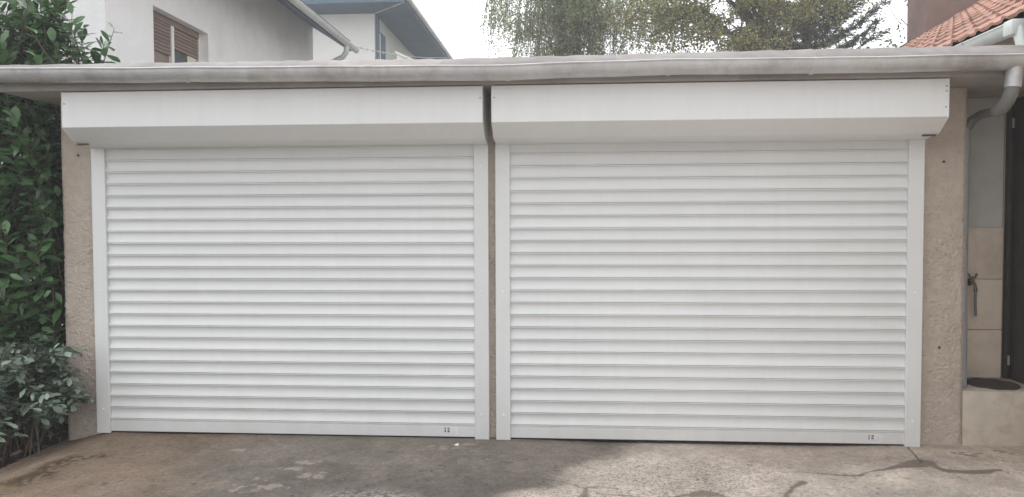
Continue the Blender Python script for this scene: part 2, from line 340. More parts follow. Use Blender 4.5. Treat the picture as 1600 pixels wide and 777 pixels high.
tag(link('grit', fast_mesh('grit', np.concatenate(V), np.concatenate(Q)), mat('grit_crumbs', (.24, .205, .17), .9, .2, 30, island=.75)), 'fine grit and crumbs scattered on the concrete driveway', 'grit', kind='stuff')
sc = MB().add([(2.352, -.165, .004), (2.378, -.172, .001), (2.382, -.150, .010), (2.362, -.145, .006), (2.366, -.160, .013)], [(0, 1, 4), (1, 2, 4), (2, 3, 4), (3, 0, 4)]).build('paper_scrap', M_frame)
tag(sc, 'tiny crumpled white scrap on the driveway in front of the left shutter', 'litter')
# planting bed: uneven soil left of the driveway
bme, _ = grid_mesh('planting_bed', np.linspace(-4.5, -0.285, 90), np.linspace(-6, 3.6, 150),
                   lambda X, Y: -0.115 + (fbm(X * 6, Y * 6) - .5) * 0.09 + 0.06 * smooth(-.6, -1.3, X))
tag(link('planting_bed', bme, M_soil, None, 180), kind='structure')

# ================================================================== GARAGE
garage = thing('garage', (2.58, 0.05, 0), 'low garage with rough beige plaster piers and flat overhanging roof', 'garage')
GX0, GX1, WY = -0.252, 5.425, 0.05
def pier(x0, x1, zt, label):
    """A plastered pier: one closed block whose front is a finely uneven plaster face."""
    nx = max(6, int((x1 - x0) / 0.0042)); nz = 520
    xs = np.linspace(x0, x1, nx); zs = np.linspace(-0.12, zt, nz)
    Xg, Zg = np.meshgrid(xs, zs)
    rough = 0.35 + 0.65 * smooth(1.75, 1.35, Zg)
    h = (fbm(Xg * 95, Zg * 95, 3) - .5) * .0095 * rough + (fbm(Xg * 30 + 4, Zg * 38, 3) - .5) * .005 * rough + (fbm(Xg * 3, Zg * 3, 2) - .5) * .006
    pits = np.clip(fbm(Xg * 80 + 9, Zg * 95, 2) - .64, 0, 1) * .03 * rough
    Yg = WY - h + pits
    ed = np.minimum(Xg - x0, x1 - Xg); Yg += .012 * (1 - smooth(0, .02, ed))
    co = np.stack([Xg, Yg, Zg], -1).reshape(-1, 3)
    i = np.arange(nz - 1)[:, None] * nx + np.arange(nx - 1)[None]; q = np.stack([i, i + 1, i + nx + 1, i + nx], -1).reshape(-1, 4)
    # side returns back to Y = 0.30
    n0 = len(co); Lc = co[np.arange(nz) * nx].copy(); Rc = co[np.arange(nz) * nx + nx - 1].copy(); Lc[:, 1] = .30; Rc[:, 1] = .30
    co = np.concatenate([co, Lc, Rc]); k = np.arange(nz - 1)
    ql = np.stack([n0 + k, k * nx, (k + 1) * nx, n0 + k + 1], -1); qr = np.stack([k * nx + nx - 1, n0 + nz + k, n0 + nz + k + 1, (k + 1) * nx + nx - 1], -1)
    co = co - np.array(base_of(garage))[None]
    o = link('pier', fast_mesh('pier', co, np.concatenate([q, ql, qr])), M_plaster, garage, 50)
    if label: o['label'] = label
    return o
pl = pier(GX0, 0.075, 2.15, 'left plaster pier beside the hedge')
pm = pier(2.46, 2.69, 2.15, 'narrow plaster strip between the two shutters')
pr = pier(5.07, GX1, 2.15, 'right plaster pier beside the concrete step')
MB().box(0.075, 2.46, 0.075, 0.30, 1.80, 2.15).build('lintel', M_plaster, garage)
MB().box(2.69, 5.07, 0.075, 0.30, 1.80, 2.15).build('lintel', M_plaster, garage)
MB().box(GX0 + .012, GX0 + .2, 0.302, 5.6, -0.12, 2.15).build('side_wall', M_plaster, garage)
MB().box(GX1 - .2, GX1 - .012, 0.302, 5.6, -0.12, 2.15).build('side_wall', M_plaster, garage)
MB().box(GX0 + .2, GX1 - .2, 5.4, 5.6, -0.12, 2.15).build('back_wall', M_plaster, garage)
MB().box(-0.40, 5.85, -0.30, 5.8, 2.153, 2.225).build('roof_slab', M_slab, garage, bevel=0.006)
def hole(par, x, z):
    mb = MB(); n = 12; R = [(0.0085, 0.0), (0.006, -.003), (0.004, 0.004), (0.0012, 0.006)]
    vs = [(x + r * math.cos(2 * math.pi * k / n) * (1 + .2 * math.sin(3 * k)), WY - 0.006 + d, z + r * math.sin(2 * math.pi * k / n)) for r, d in R for k in range(n)]
    fs = [(j * n + k, j * n + (k + 1) % n, (j + 1) * n + (k + 1) % n, (j + 1) * n + k) for j in range(3) for k in range(n)] + [tuple(3 * n + k for k in range(n))]
    mb.add(vs, fs); mb.build('drill_hole', M_hole, par, 60)
hole(pl, -.128, 1.797); hole(pl, -.139, .488); hole(pr, 5.288, 1.709); hole(pr, 5.28, .59)
# roof edge sheets (upstand flashing behind the gutter)
xs_ = [-0.45, 0.93, 1.62, 2.31, 3.30, 4.42, 5.85]
for i in range(6):
    a, b = xs_[i], xs_[i + 1] + 0.012; w = [0, .004, -.003, .005, -.002, .004][i]; dy = 0.0025 * (i % 2)
    za = 2.335 + [0, -.004, -.006, -.012, -.004, 0.004][i]; zb = 2.335 + [-.004, -.006, -.012, -.004, .004, .006][i]
    mb = MB(); n = 14; prof = [(-.405, 2.236), (-.375, 2.240), (-.235, None), (-.215, None), (-.205, -1), (-.195, -1)]
    vs = []; k = 6
    for j in range(n + 1):
        t = j / n; x = a + (b - a) * t; zt = za + (zb - za) * t + .003 * math.sin(j * 2.1 + i)
        sl = (0.05 * (1 - t) if i == 0 else 0)
        vs += [(x - sl, -.392 - dy, 2.229 + w * .3), (x - sl, -.375 - dy, 2.250 + w * .3), (x, -.215 - dy, zt - .004), (x, -.198 - dy, zt), (x, -.188 - dy, zt - .004), (x, -.150 - dy, 2.24)]
    fs = [(j * k + m, (j + 1) * k + m, (j + 1) * k + m + 1, j * k + m + 1) for j in range(n) for m in range(k - 1)]
    mb.add(vs, fs).build('roof_sheet', M_sheet, garage, 30)

# ------------------------------------------------------------------ gutter of the garage
gut = thing('rain_gutter', (2.6, -0.385, 2.16), 'long weathered zinc gutter along the garage roof edge', 'gutter')
GP = [(-0.95, 2.268), (-0.227, 2.259), (0.3, 2.250), (0.855, 2.244), (1.642, 2.236), (2.2, 2.229), (2.697, 2.226), (3.1, 2.234), (3.594, 2.241), (4.0, 2.239), (4.364, 2.234), (4.9, 2.235), (5.392, 2.236), (5.80, 2.236)]
def gz(x):
    for (a, za), (b, zb) in zip(GP[:-1], GP[1:]):
        if a <= x <= b: return za + (zb - za) * (x - a) / (b - a)
    return GP[-1][1]
R_ = 0.068; GY = -0.384
def gutter_ring(r, bead=True):
    p = []
    if bead: p += [(-r + .006, -.004), (-r + .006, .006), (-r - .001, .008), (-r - .006, .003), (-r - .003, -.003)]
    p += [(-r * math.cos(a), -r * math.sin(a)) for a in np.linspace(0.03, math.pi, 15)]
    return p
mb = MB(); gx = np.linspace(-0.95, 5.80, 90); prof = gutter_ring(R_); n = len(prof); vs = []
for i, x in enumerate(gx):
    wob = .002 * math.sin(x * 5.3) + .0015 * math.sin(x * 13 + 1)
    vs += [(x, GY + y + wob, gz(x) + z + .0012 * math.sin(x * 9)) for y, z in prof]
mb.add(vs, [(i * n + k, (i + 1) * n + k, (i + 1) * n + k + 1, i * n + k + 1) for i in range(len(gx) - 1) for k in range(n - 1)])
# rear inner skin gives the sheet thickness
prof2 = [(-(R_ - .004) * math.cos(a), -(R_ - .004) * math.sin(a)) for a in np.linspace(0.05, math.pi, 12)]; n2_ = len(prof2); vs = []
for x in gx: vs += [(x, GY + y, gz(x) + z) for y, z in prof2]
mb.add(vs, [(i * n2_ + k, i * n2_ + k + 1, (i + 1) * n2_ + k + 1, (i + 1) * n2_ + k) for i in range(len(gx) - 1) for k in range(n2_ - 1)])
mb.build('trough', M_zinc, gut, 45)
for x in (-0.046, 0.839, 1.921, 2.705, 3.599, 4.374, 5.18):
    mb = MB(); pr_ = gutter_ring(R_ + .0035); vs = []
    for xx in (x - .012, x + .012): vs += [(xx, GY + y, gz(x) + z) for y, z in pr_]
    m_ = len(pr_); mb.add(vs, [(k, m_ + k, m_ + k + 1, k + 1) for k in range(m_ - 1)]); mb.build('bracket', M_zinc, gut, 45)
mb = MB(); z0 = gz(5.8); mb.add([(5.80, GY + y, z0 + z) for y, z in gutter_ring(R_, False)], [tuple(range(15))]); mb.build('end_cap', M_zinc, gut)
mb = MB(); z0 = gz(-.95); mb.add([(-.95, GY + y, z0 + z) for y, z in gutter_ring(R_, False)], [tuple(range(15))]); mb.build('end_cap', M_zinc, gut)

# downpipe from the gutter, back under the eave and down beside the pier
dp = thing('downpipe', (5.49, 0.17, 0.325), 'zinc downpipe elbow dropping from the gutter beside the dark doorway', 'downpipe')
MB().tube([(5.449, -.384, 2.185), (5.442, -.384, 2.11), (5.439, -.384, 2.075)], [.043, .042, .042], 18).build('outlet', M_zinc, dp, 40)
MB().tube([(5.440, -.384, 2.088), (5.436, -.375, 2.045), (5.434, -.345, 2.008), (5.438, -.29, 1.982), (5.446, -.23, 1.974)], .037, 18).build('elbow', M_pipe_shade, dp, 40)
MB().tube([(5.443, -.25, 1.976), (5.480, -.14, 1.980), (5.530, .06, 1.995), (5.535, .12, 1.995), (5.510, .168, 1.97), (5.466, .175, 1.90)], .027, 16).build('offset_pipe', M_pipe_shade, dp, 40)
MB().tube([(5.466, .175, 1.92), (5.466, .175, 1.0), (5.472, .172, 0.328)], .033, 16).build('pipe', M_pvc, dp, 40)
MB().tube([(5.466, .175, 1.80), (5.466, .175, 1.75)], .036, 16).build('collar', M_pvc, dp, 40)

# ================================================================== ROLLER SHUTTERS
def shutter(x0, W, pitch, first, nsl, label, seed, sticker, colours):
    rr = random.Random(seed); g = 0.0905; x1 = x0 + W
    t = thing('roller_shutter', (x0 + W / 2, 0.02, 0), label, 'roller shutter', 'white roller shutters closing the garage')
    # guides: boxed channel with a shadow groove towards the slats
    for sx, a in ((1, x0), (-1, x1)):
        prof = [(a, .049), (a, .003), (a + sx * .003, 0), (a + sx * (g - .003), 0), (a + sx * g, .003), (a + sx * g, .018), (a + sx * (g - .004), .019), (a + sx * (g - .004), .049)]
        mb = MB(); n = len(prof); zt = 1.838
        mb.add([(x, y, -0.006) for x, y in prof] + [(x, y, zt) for x, y in prof], [(i, (i + 1) % n, (i + 1) % n + n, i + n) for i in range(n)] + [tuple(range(n)), tuple(range(2 * n - 1, n - 1, -1))])
        gd = mb.build('guide', M_white, t, 40)
        for zc in (0.150, 0.922, 1.707):
            mb = MB(); xc = a + sx * .047; mm = 12; R = [(.0075, 0.0005), (.0070, -.0022), (.004, -.0036)]
            vs = [(xc + r * math.cos(2 * math.pi * k / mm), d, zc + r * math.sin(2 * math.pi * k / mm)) for r, d in R for k in range(mm)]
            mb.add(vs, [(j * mm + k, j * mm + (k + 1) % mm, (j + 1) * mm + (k + 1) % mm, (j + 1) * mm + k) for j in range(2) for k in range(mm)] + [tuple(2 * mm + k for k in range(mm))])
            mb.build('screw_cap', M_cap, gd, 50)
    # slats
    p = 0.077
    pf = [(.034, .0), (.0205, .0), (.0205, .0012), (.0130, .0016), (.0122, .0028), (.0122, .0074), (.0130, .0084), (.0220, .0090), (.0220, .0112), (.0100, .0118), (.0103, .0128), (.0155, .0206), (.0196, .0286),
          (.0224, .0367), (.0240, .0448), (.0246, .0528), (.0243, .0609), (.0230, .0689), (.0207, p), (.034, p + .002)]
    mb = MB(); hw = W / 2 - g + .003; mb.extrude_x(pf, -hw, hw, closed=True, caps=True)
    me = mb.mesh('slat'); me.materials.append(M_white)
    bm = bmesh.new(); bm.from_mesh(me); bmesh.ops.recalc_face_normals(bm, faces=bm.faces); bm.to_mesh(me); bm.free()
    me.polygons.foreach_set('use_smooth', [True] * len(me.polygons)); me.set_sharp_from_angle(angle=math.radians(28))
    for k in range(nsl):
        z = first + pitch * (k - 1); sc = pitch / p
        mtx = Matrix.Translation((x0 + W / 2, rr.uniform(-.0007, .0007), z)) @ Matrix.Rotation(rr.uniform(-.0006, .0006), 4, 'Y') @ Matrix.Rotation(rr.uniform(-.0005, .0005), 4, 'Z') @ Matrix.Rotation(rr.uniform(-.012, .012), 4, 'X') @ Matrix.Diagonal((1, 1, sc, 1))
        piece('slat', me, t, mtx)
    # bottom bar and rubber seal
    zb = first - pitch + .001
    pf = [(.034, .004), (.0155, .004), (.0140, .0055), (.0140, zb - .010), (.0155, zb - .0085), (.0195, zb - .008), (.0195, zb - .0062), (.0160, zb - .0055), (.0170, zb - .001), (.034, zb)]
    MB().extrude_x(pf, x0 + g - .003, x1 - g + .003, closed=True, caps=True).build('bottom_bar', M_white, t, 30)
    MB().extrude_x([(.030, .006), (.018, .006), (.019, -.002), (.022, -.004), (.028, -.004)], x0 + g, x1 - g, closed=True, caps=True).build('rubber_seal', M_rubber, t)
    # sticker with four coloured squares and small grey print
    sx0, sz0, sx1, sz1 = sticker
    st = MB().box(sx0, sx1, .0132, .0139, sz0, sz1).build('sticker', mat('sticker_foil', (.74, .74, .76), .3, .01, 5), t)
    h = (sz1 - sz0); cw = .0145
    for (cx, cz, c) in colours:
        u0 = sx0 + .003 + cx * (cw + .0045); w0 = sz0 + h * .30 + cz * (h * .36)
        MB().box(u0, u0 + cw * (.75 if cx == 0 else 1), .0126, .0133, w0, w0 + h * .29).build('coloured_square', mat('print', c, .4, .1, 300), st)
    for (u, w, l, th) in ((.046, .70, .022, .0022), (.048, .48, .030, .0016), (.003, .12, .066, .0022), (.046, .30, .034, .0014)):
        MB().box(sx0 + u, min(sx0 + u + l, sx1 - .001), .0126, .0133, sz0 + h * w, sz0 + h * w + th).build('print_line', mat('grey_print', (.45, .44, .47), .5, .1, 300), st)
    # box: folded sheet with bevelled lower front edge
    prof = [(.0485, 2.1475), (-.279, 2.1475), (-.282, 2.1445), (-.282, 1.938), (-.280, 1.9345), (-.172, 1.8565), (-.166, 1.8545), (-.012, 1.8365), (.0485, 1.8365)]
    bx = MB().extrude_x(prof, x0 + .010, x1 - .006, closed=True, caps=False).build('box', M_box, t, 20)
    for sgn, xe in ((-1, x0 + .008), (1, x1 - .004)):
        pc = [(.0485, 2.149), (-.283, 2.149), (-.2845, 2.146), (-.2845, 1.9375), (-.281, 1.932), (-.173, 1.8545), (-.1665, 1.8525), (.0485, 1.8345)]
        MB().extrude_x(pc, xe - .002, xe + .002, closed=True, caps=True).build('end_cap', M_box, bx)
    for (xx, zz) in ((x0 + .022, 2.078), (x1 - .016, 2.078)) + (((x1 - .016, 2.105), (x1 - .018, 1.990)) if seed == 2 else ()):
        mb = MB(); mm = 10; R = [(.0052, -.2815), (.0048, -.2840), (.002, -.2848)]
        vs = [(xx + r * math.cos(2 * math.pi * k / mm), d, zz + r * math.sin(2 * math.pi * k / mm)) for r, d in R for k in range(mm)]
        mb.add(vs, [(j * mm + k, j * mm + (k + 1) % mm, (j + 1) * mm + (k + 1) % mm, (j + 1) * mm + k) for j in range(2) for k in range(mm)] + [tuple(2 * mm + k for k in range(mm))])
        mb.build('screw', M_screw, bx, 50)
    # small dark brown strip below the outer end of the box
    fx = x0 + .012 if seed == 1 else x1 - .082
    MB().box(fx, fx + .07, -.158, -.140, 1.8420, 1.8490).build('dark_strip', M_twig, t)
    return t
shutter(-0.0159, 2.566, 0.07605, 0.155, 24, 'left roller shutter with white slats, next to the hedge', 1, (2.262, .017, 2.351, .065),
        [(0, 1, (.35, .22, .16)), (1, 1, (.22, .28, .10)), (0, 0, (.10, .12, .13)), (1, 0, (.32, .08, .13))])
shutter(2.5937, 2.566, 0.0770, 0.155, 23, 'right roller shutter with white slats, next to the concrete step', 2, (4.855, .020, 4.938, .060),
        [(0, 1, (.42, .28, .22)), (1, 1, (.22, .19, .12)), (0, 0, (.20, .20, .18)), (1, 0, (.20, .16, .16))])

# ================================================================== RIGHT RECESS
st = thing('concrete_step', (5.64, .25, 0), 'raised concrete step below the water tap', 'step')
MB().box(5.428, 5.862, .052, .60, -.12, .325).build('step_block', M_step, st, bevel=.008)
rw = thing('recess_wall', (5.65, .47, .325), 'grey painted recess wall with beige tiles behind the step', 'wall')
MB().box(5.40, 5.865, .478, .62, 1.30, 2.15).build('painted_wall', M_grey, rw)
MB().box(5.40, 5.865, .482, .62, .30, 1.30).build('grout_bed', M_grout, rw)
for (z0, z1, a, b) in ((.328, .640, 5.44, 5.862), (.644, .972, 5.44, 5.862), (.976, 1.306, 5.44, 5.862)):
    MB().box(a, b, .460, .484, z0, z1).build('tile', M_tile, rw, bevel=.002)
mt = thing('door_mat', (5.68, .26, .325), 'dark oval rubber mat lying on the concrete step', 'mat')
n = 40; mb = MB(); vs = []
for r, z in ((1, .3265), (1, .331), (.97, .334), (.9, .332), (0.5, .332)):
    vs += [(5.70 + .150 * r * math.cos(2 * math.pi * k / n), .255 + .165 * r * math.sin(2 * math.pi * k / n), z + .002 * math.sin(k * 1.3)) for k in range(n)]
mb.add(vs, [(j * n + k, j * n + (k + 1) % n, (j + 1) * n + (k + 1) % n, (j + 1) * n + k) for j in range(4) for k in range(n)] + [tuple(4 * n + k for k in range(n))])
mb.build('mat_body', mat('worn_brown_rubber', (.055, .045, .038), .85, .3, 25, .5, 150), mt, 40)
tp = thing('water_tap', (5.63, .46, .98), 'old brass water tap with a short hose on the tiled wall', 'tap')
X0, Z0 = 5.652, .955
MB().tube([(X0, .462, Z0), (X0, .40, Z0)], .011, 12).build('body', M_brass, tp, 40)
MB().tube([(X0, .462, Z0), (X0, .452, Z0)], .024, 14).build('rosette', M_brass, tp, 40)
MB().tube([(X0, .412, Z0 - .012), (X0, .412, Z0 + .03)], [.013, .009], 12).build('valve', M_brass, tp, 40)
mb = MB().tube([(X0 - .026, .412, Z0 + .058), (X0 - .018, .412, Z0 + .035), (X0 + .018, .412, Z0 + .035), (X0 + .026, .412, Z0 + .058)], [.008, .006, .006, .008], 8); mb.build('handle', M_brass, tp, 40)
MB().tube([(X0, .412, Z0), (X0 + .003, .396, Z0 - .004), (X0 + .005, .388, Z0 - .022), (X0 + .006, .386, Z0 - .04)], [.009, .009, .009, .010], 12).build('spout', M_brass, tp, 40)
MB().tube([(X0 + .006, .386, Z0 - .032), (X0 + .006, .386, Z0 - .056)], .012, 12).build('hose_clip', M_brass, tp, 40)
MB().tube([(X0 + .006, .386, Z0 - .05), (X0 + .006, .388, Z0 - .10), (X0 + .009, .392, Z0 - .15), (X0 + .014, .394, Z0 - .215)], .0085, 12).build('hose', M_hose, tp, 40)

# ================================================================== RIGHT HOUSE (tiled roof, dark door)
rh = thing('tiled_house', (7.8, 3.4, 0), 'house with red clay tile roof and brown chimney on the right', 'house')
XW = 5.868
holes_wall('x', XW, .25, [-3.60, -.12, .474, 7.0 - .1], [-.12, .325, 2.14, 2.50], {(1, 1)}).build('wall', M_houser, rh)
MB().box(XW + .252, 13.0, -3.60, -3.35, -.12, 2.55).build('wall', M_houser, rh)
dr_ = thing('entrance_door', (XW + .03, .16, .325), 'dark brown door in the right house wall beside the tiled recess', 'door')
MB().box(XW + .035, XW + .075, -.118, .472, .33, 2.135).build('leaf', M_door, dr_)
for (a, b) in ((-.118, -.07), (.426, .472)): MB().box(XW + .004, XW + .034, a, b, .33, 2.135).build('jamb', M_door, dr_, bevel=.004)
for z in (.42, 1.95): MB().tube([(XW + .022, .420, z), (XW + .022, .420, z + .06)], .008, 10).build('hinge', M_screw, dr_, 40)
for z0, z1 in ((.42, 1.05), (1.12, 2.05)): MB().box(XW + .026, XW + .036, -.03, .34, z0, z1).build('door_panel', M_door, dr_, bevel=.006)
# roof: underlay slabs, verge boards and single tiles
PIT = 0.590; ang = math.atan(PIT); EX, EZ = 5.78, 2.598; RX = 9.62
YN, YF = -0.45, 6.98; YE = -3.9      # YE: near end of the roof, outside the picture
up = Vector((math.cos(ang), 0, math.sin(ang))); nr = Vector((-math.sin(ang), 0, math.cos(ang)))
def rp(s, y, h=0): v = Vector((EX, y, EZ)) + up * s + nr * h; return (v.x, v.y, v.z)
SL = (RX - EX) / math.cos(ang)
mb = MB(); vs = [rp(.02, YE + .02, -.07), rp(SL, YE + .02, -.07), rp(SL, YF - .02, -.07), rp(.02, YF - .02, -.07), rp(.02, YE + .02, -.025), rp(SL, YE + .02, -.025), rp(SL, YF - .02, -.025), rp(.02, YF - .02, -.025)]
mb.add(vs, [(0, 3, 2, 1), (4, 5, 6, 7), (0, 1, 5, 4), (1, 2, 6, 5), (2, 3, 7, 6), (3, 0, 4, 7)])
RZ = EZ + PIT * (RX - EX)
mb.add([(RX, YE, RZ - .02), (RX + 3.9, YE, RZ - 2.32), (RX + 3.9, YF, RZ - 2.32), (RX, YF, RZ - .02), (RX, YE, RZ - .09), (RX + 3.9, YE, RZ - 2.39), (RX + 3.9, YF, RZ - 2.39), (RX, YF, RZ - .09)],
       [(0, 3, 2, 1), (4, 5, 6, 7), (0, 1, 5, 4), (1, 2, 6, 5), (2, 3, 7, 6), (3, 0, 4, 7)])
roof = mb.build('roof', M_under, rh)
# tile: two rolls and pans, with a thick lower edge
TW, TL = 0.31, 0.345
mb = MB(); us = np.linspace(0, 1, 17)
hf = lambda u: .020 * max(0, math.cos((u - .12) * math.pi / .26)) * (abs(u - .12) < .13) + .012 * max(0, math.cos((u - .58) * math.pi / .30)) * (abs(u - .58) < .15)
top0 = [(0 - .03, TW * u, .030 + hf(u)) for u in us]; top1 = [(TL, TW * u, .004 + hf(u)) for u in us]; bot0 = [(0 - .03, TW * u, .012 + hf(u) * .9) for u in us]
n = len(us); mb.add(top0 + top1 + bot0, [(i, i + 1, n + i + 1, n + i) for i in range(n - 1)] + [(2 * n + i, 2 * n + i + 1, i + 1, i) for i in range(n - 1)])
tme = mb.mesh('tile'); tme.materials.append(M_terra); tme.polygons.foreach_set('use_smooth', [True] * len(tme.polygons)); tme.set_sharp_from_angle(angle=math.radians(50))
base = Matrix(((up.x, 0, nr.x, 0), (up.y, 1, nr.y, 0), (up.z, 0, nr.z, 0), (0, 0, 0, 1)))
nrow = int(SL / .345) + 1; ncol = int((YF - YN) / TW)
for i in range(nrow):
    for j in range(ncol):
        p_ = rp(i * .345 - .02, YN + j * TW + .03)
        piece('roof_tile', tme, roof, Matrix.Translation(p_) @ base @ Matrix.Rotation(random.uniform(-.02, .02), 4, 'Z') @ Matrix.Rotation(random.uniform(-.008, .008), 4, 'Y'))
tv = np.array([tuple(v.co) for v in tme.vertices]); tq = np.array([tuple(p.vertices) for p in tme.polygons]); V, Q = [], []
B3 = np.array(base.to_3x3()); k_ = 0
for i in range(nrow):
    for j in range(1, 12):
        V.append(tv @ B3.T + np.array(rp(i * .345 - .02, YN + .03 - j * TW)) - np.array(base_of(roof))); Q.append(tq + k_ * len(tv)); k_ += 1
tag(link('roof_tiles', fast_mesh('roof_tiles', np.concatenate(V), np.concatenate(Q)), M_terra, roof), kind='stuff')
MB().add([rp(-.02, YF, -.09), rp(SL, YF, -.09), rp(SL, YF, .045), rp(-.02, YF, .045), rp(-.02, YF - .025, -.09), rp(SL, YF - .025, -.09), rp(SL, YF - .025, .045), rp(-.02, YF - .025, .045)],
         [(0, 3, 2, 1), (4, 5, 6, 7), (0, 1, 5, 4), (1, 2, 6, 5), (2, 3, 7, 6), (3, 0, 4, 7)]).build('verge_board', M_bark, rh)
MB().box(EX + .035, EX + .06, YE + .05, YF - .05, 2.44, 2.575).build('fascia', M_houser, rh)
ch = MB().box(8.10, 8.82, 6.62, 7.25, 2.6, 6.2).build('chimney', M_chim, rh, bevel=.01)
MB().box(8.05, 8.87, 6.57, 7.30, 6.2, 6.32).build('chimney_cap', M_slab, ch)
MB().box(8.06, 8.86, 6.585, 6.60, 3.9, 4.0).build('flashing', M_zinc, ch)
# gutter of the tiled house
hg = thing('rain_gutter', (5.72, 3.0, 2.48), 'pale metal gutter under the red tile roof', 'gutter')
mb = MB(); r = .062; pr_ = [(-r + .004, .005), (-r - .005, .006), (-r - .005, -.003)] + [(-r * math.cos(a), -r * math.sin(a)) for a in np.linspace(.05, math.pi - .05, 13)]; vs = []; yy = np.linspace(.10, 6.8, 30)
for y in yy: vs += [(5.725 + a + 0.0, y, 2.532 + b + .003 * y) for a, b in pr_]
k = len(pr_); mb.add(vs, [(i * k + m, i * k + m + 1, (i + 1) * k + m + 1, (i + 1) * k + m) for i in range(len(yy) - 1) for m in range(k - 1)])
mb.build('trough', M_zinc2, hg, 40)
for y in (.62, 1.5, 2.4, 3.3, 4.2):
    mb = MB(); vs = []
    for y_ in (y - .012, y + .012): vs += [(5.725 + a * 1.06, y_, 2.533 + b * 1.06 + .003 * y) for a, b in pr_]
    mb.add(vs, [(m, m + 1, k + m + 1, k + m) for m in range(k - 1)]); mb.build('bracket', M_zinc, hg, 40)
MB().box(5.655, 5.80, .03, .13, 2.455, 2.548).build('outlet_box', M_zinc2, hg, bevel=.012)
MB().tube([(5.715, .06, 2.50), (5.715, .045, 2.44), (5.72, .03, 2.39), (5.725, .02, 2.335), (5.73, .02, 2.23)], .036, 14).build('outlet_pipe', M_zinc2, hg, 40)

# ================================================================== LEFT WHITE HOUSE
wh = thing('white_house', (-4.5, 7.5, 0), 'white rendered house with brown shuttered window, left behind the garage', 'house')
HX, HY0, HY1 = -2.31, 3.90, 11.27; HRX = -9.0; EVX, EVZ = -1.50, 4.93; P1 = 0.65
ZW = EVZ + (EVX - HX) * -1 * -P1 if False else EVZ + (EVX - HX) * P1
holes_wall('x', HX, -.3, [HY0, 4.95, 6.48, HY1], [-.2, 2.95, 4.17, ZW], {(1, 1)}).build('side_wall', M_wall1, wh)
gx_ = (HX + HRX) / 2; zr = ZW + (HX - gx_) * P1
mb = MB().prism_y([(HRX, -.2), (HX - .3, -.2), (HX - .3, ZW + .3 * P1), (gx_, zr), (HRX, ZW)], HY0, HY0 + .3)
mb.add([(HX - .3, HY0, -.2), (HX, HY0 - .003, -.2), (HX, HY0 - .003, ZW), (HX - .3, HY0, ZW + .3 * P1)], [(0, 1, 2, 3)]); mb.build('front_wall', M_wall1, wh)
MB().prism_y([(HRX, -.2), (HX - .3, -.2), (HX - .3, ZW + .3 * P1), (gx_, zr), (HRX, ZW)], HY1 - .3, HY1 - .002).build('rear_wall', M_wall1, wh)
MB().box(HRX, HRX + .3, HY0 + .3, HY1 - .3, -.2, ZW).build('side_wall', M_wall1, wh)
T = .16; a, b = HY0 - .6, HY1 + .02
zR = EVZ + (EVX - gx_) * P1
MB().prism_y([(EVX, EVZ), (gx_, zR), (2 * gx_ - EVX, EVZ), (2 * gx_ - EVX, EVZ + T), (gx_, zR + T), (EVX, EVZ + T)], a, b).build('roof', M_soffit, wh)
MB().prism_y([(EVX - .02, EVZ + T + .004 + .013), (gx_, zR + T + .004), (2 * gx_ - EVX, EVZ + T + .004), (2 * gx_ - EVX, EVZ + T + .06), (gx_, zR + T + .06), (EVX - .02, EVZ + T + .06 + .013)], a - .02, b + .01).build('roof_covering', M_roofdk, wh)
# window
win = MB()
IX = HX - .12
for (y0, y1) in ((4.952, 5.00), (5.635, 5.705), (6.43, 6.478)): win.box(IX - .05, IX, y0, y1, 2.952, 4.168)
win.box(IX - .05, IX - .002, 5.00, 5.635, 2.952, 3.02); win.box(IX - .05, IX - .002, 5.705, 6.43, 2.952, 3.02)
wn_ = win.build('window', M_frame, wh)
MB().box(IX - .05, IX + .004, 5.0, 6.43, 4.08, 4.168).build('blind_box', M_blind, wn_)
bl = MB(); bl.add([(IX - .030, 0, 0), (IX - .016, 0, .006), (IX - .012, 0, .024), (IX - .016, 0, .042), (IX - .030, 0, .046), (IX - .030, 1, 0), (IX - .016, 1, .006), (IX - .012, 1, .024), (IX - .016, 1, .042), (IX - .030, 1, .046)],
              [(i, i + 1, 6 + i, 5 + i) for i in range(4)])
blm = bl.mesh('blind_slat'); blm.materials.append(M_blind)
for (y0, y1, zb) in ((5.0, 5.635, 3.66), (5.705, 6.43, 3.78)):
    z = zb
    while z < 4.07:
        piece('blind_slat', blm, wn_, Matrix.Translation((0, y0, z)) @ Matrix.Diagonal((1, y1 - y0, 1, 1))); z += .048
MB().box(IX - .05, IX - .044, 5.0, 5.635, 3.02, 3.70).build('pane', M_brownpane, wn_)
MB().box(IX - .05, IX - .044, 5.705, 6.43, 3.02, 3.80).build('pane', M_glass, wn_)
MB().box(IX - .0425, IX - .036, 6.15, 6.40, 3.02, 3.78).build('curtain', M_curtain, wn_)
MB().box(HX - .12, HX + .04, 4.93, 6.50, 2.90, 2.948).build('sill', M_slab, wn_)
# small bracket lamp-like spike on the side wall near the roof line
MB().tube([(HX, 8.35, 3.98), (HX + .10, 8.35, 4.02), (HX + .12, 8.5, 4.02)], .018, 8).build('wall_hook', M_door, wh)
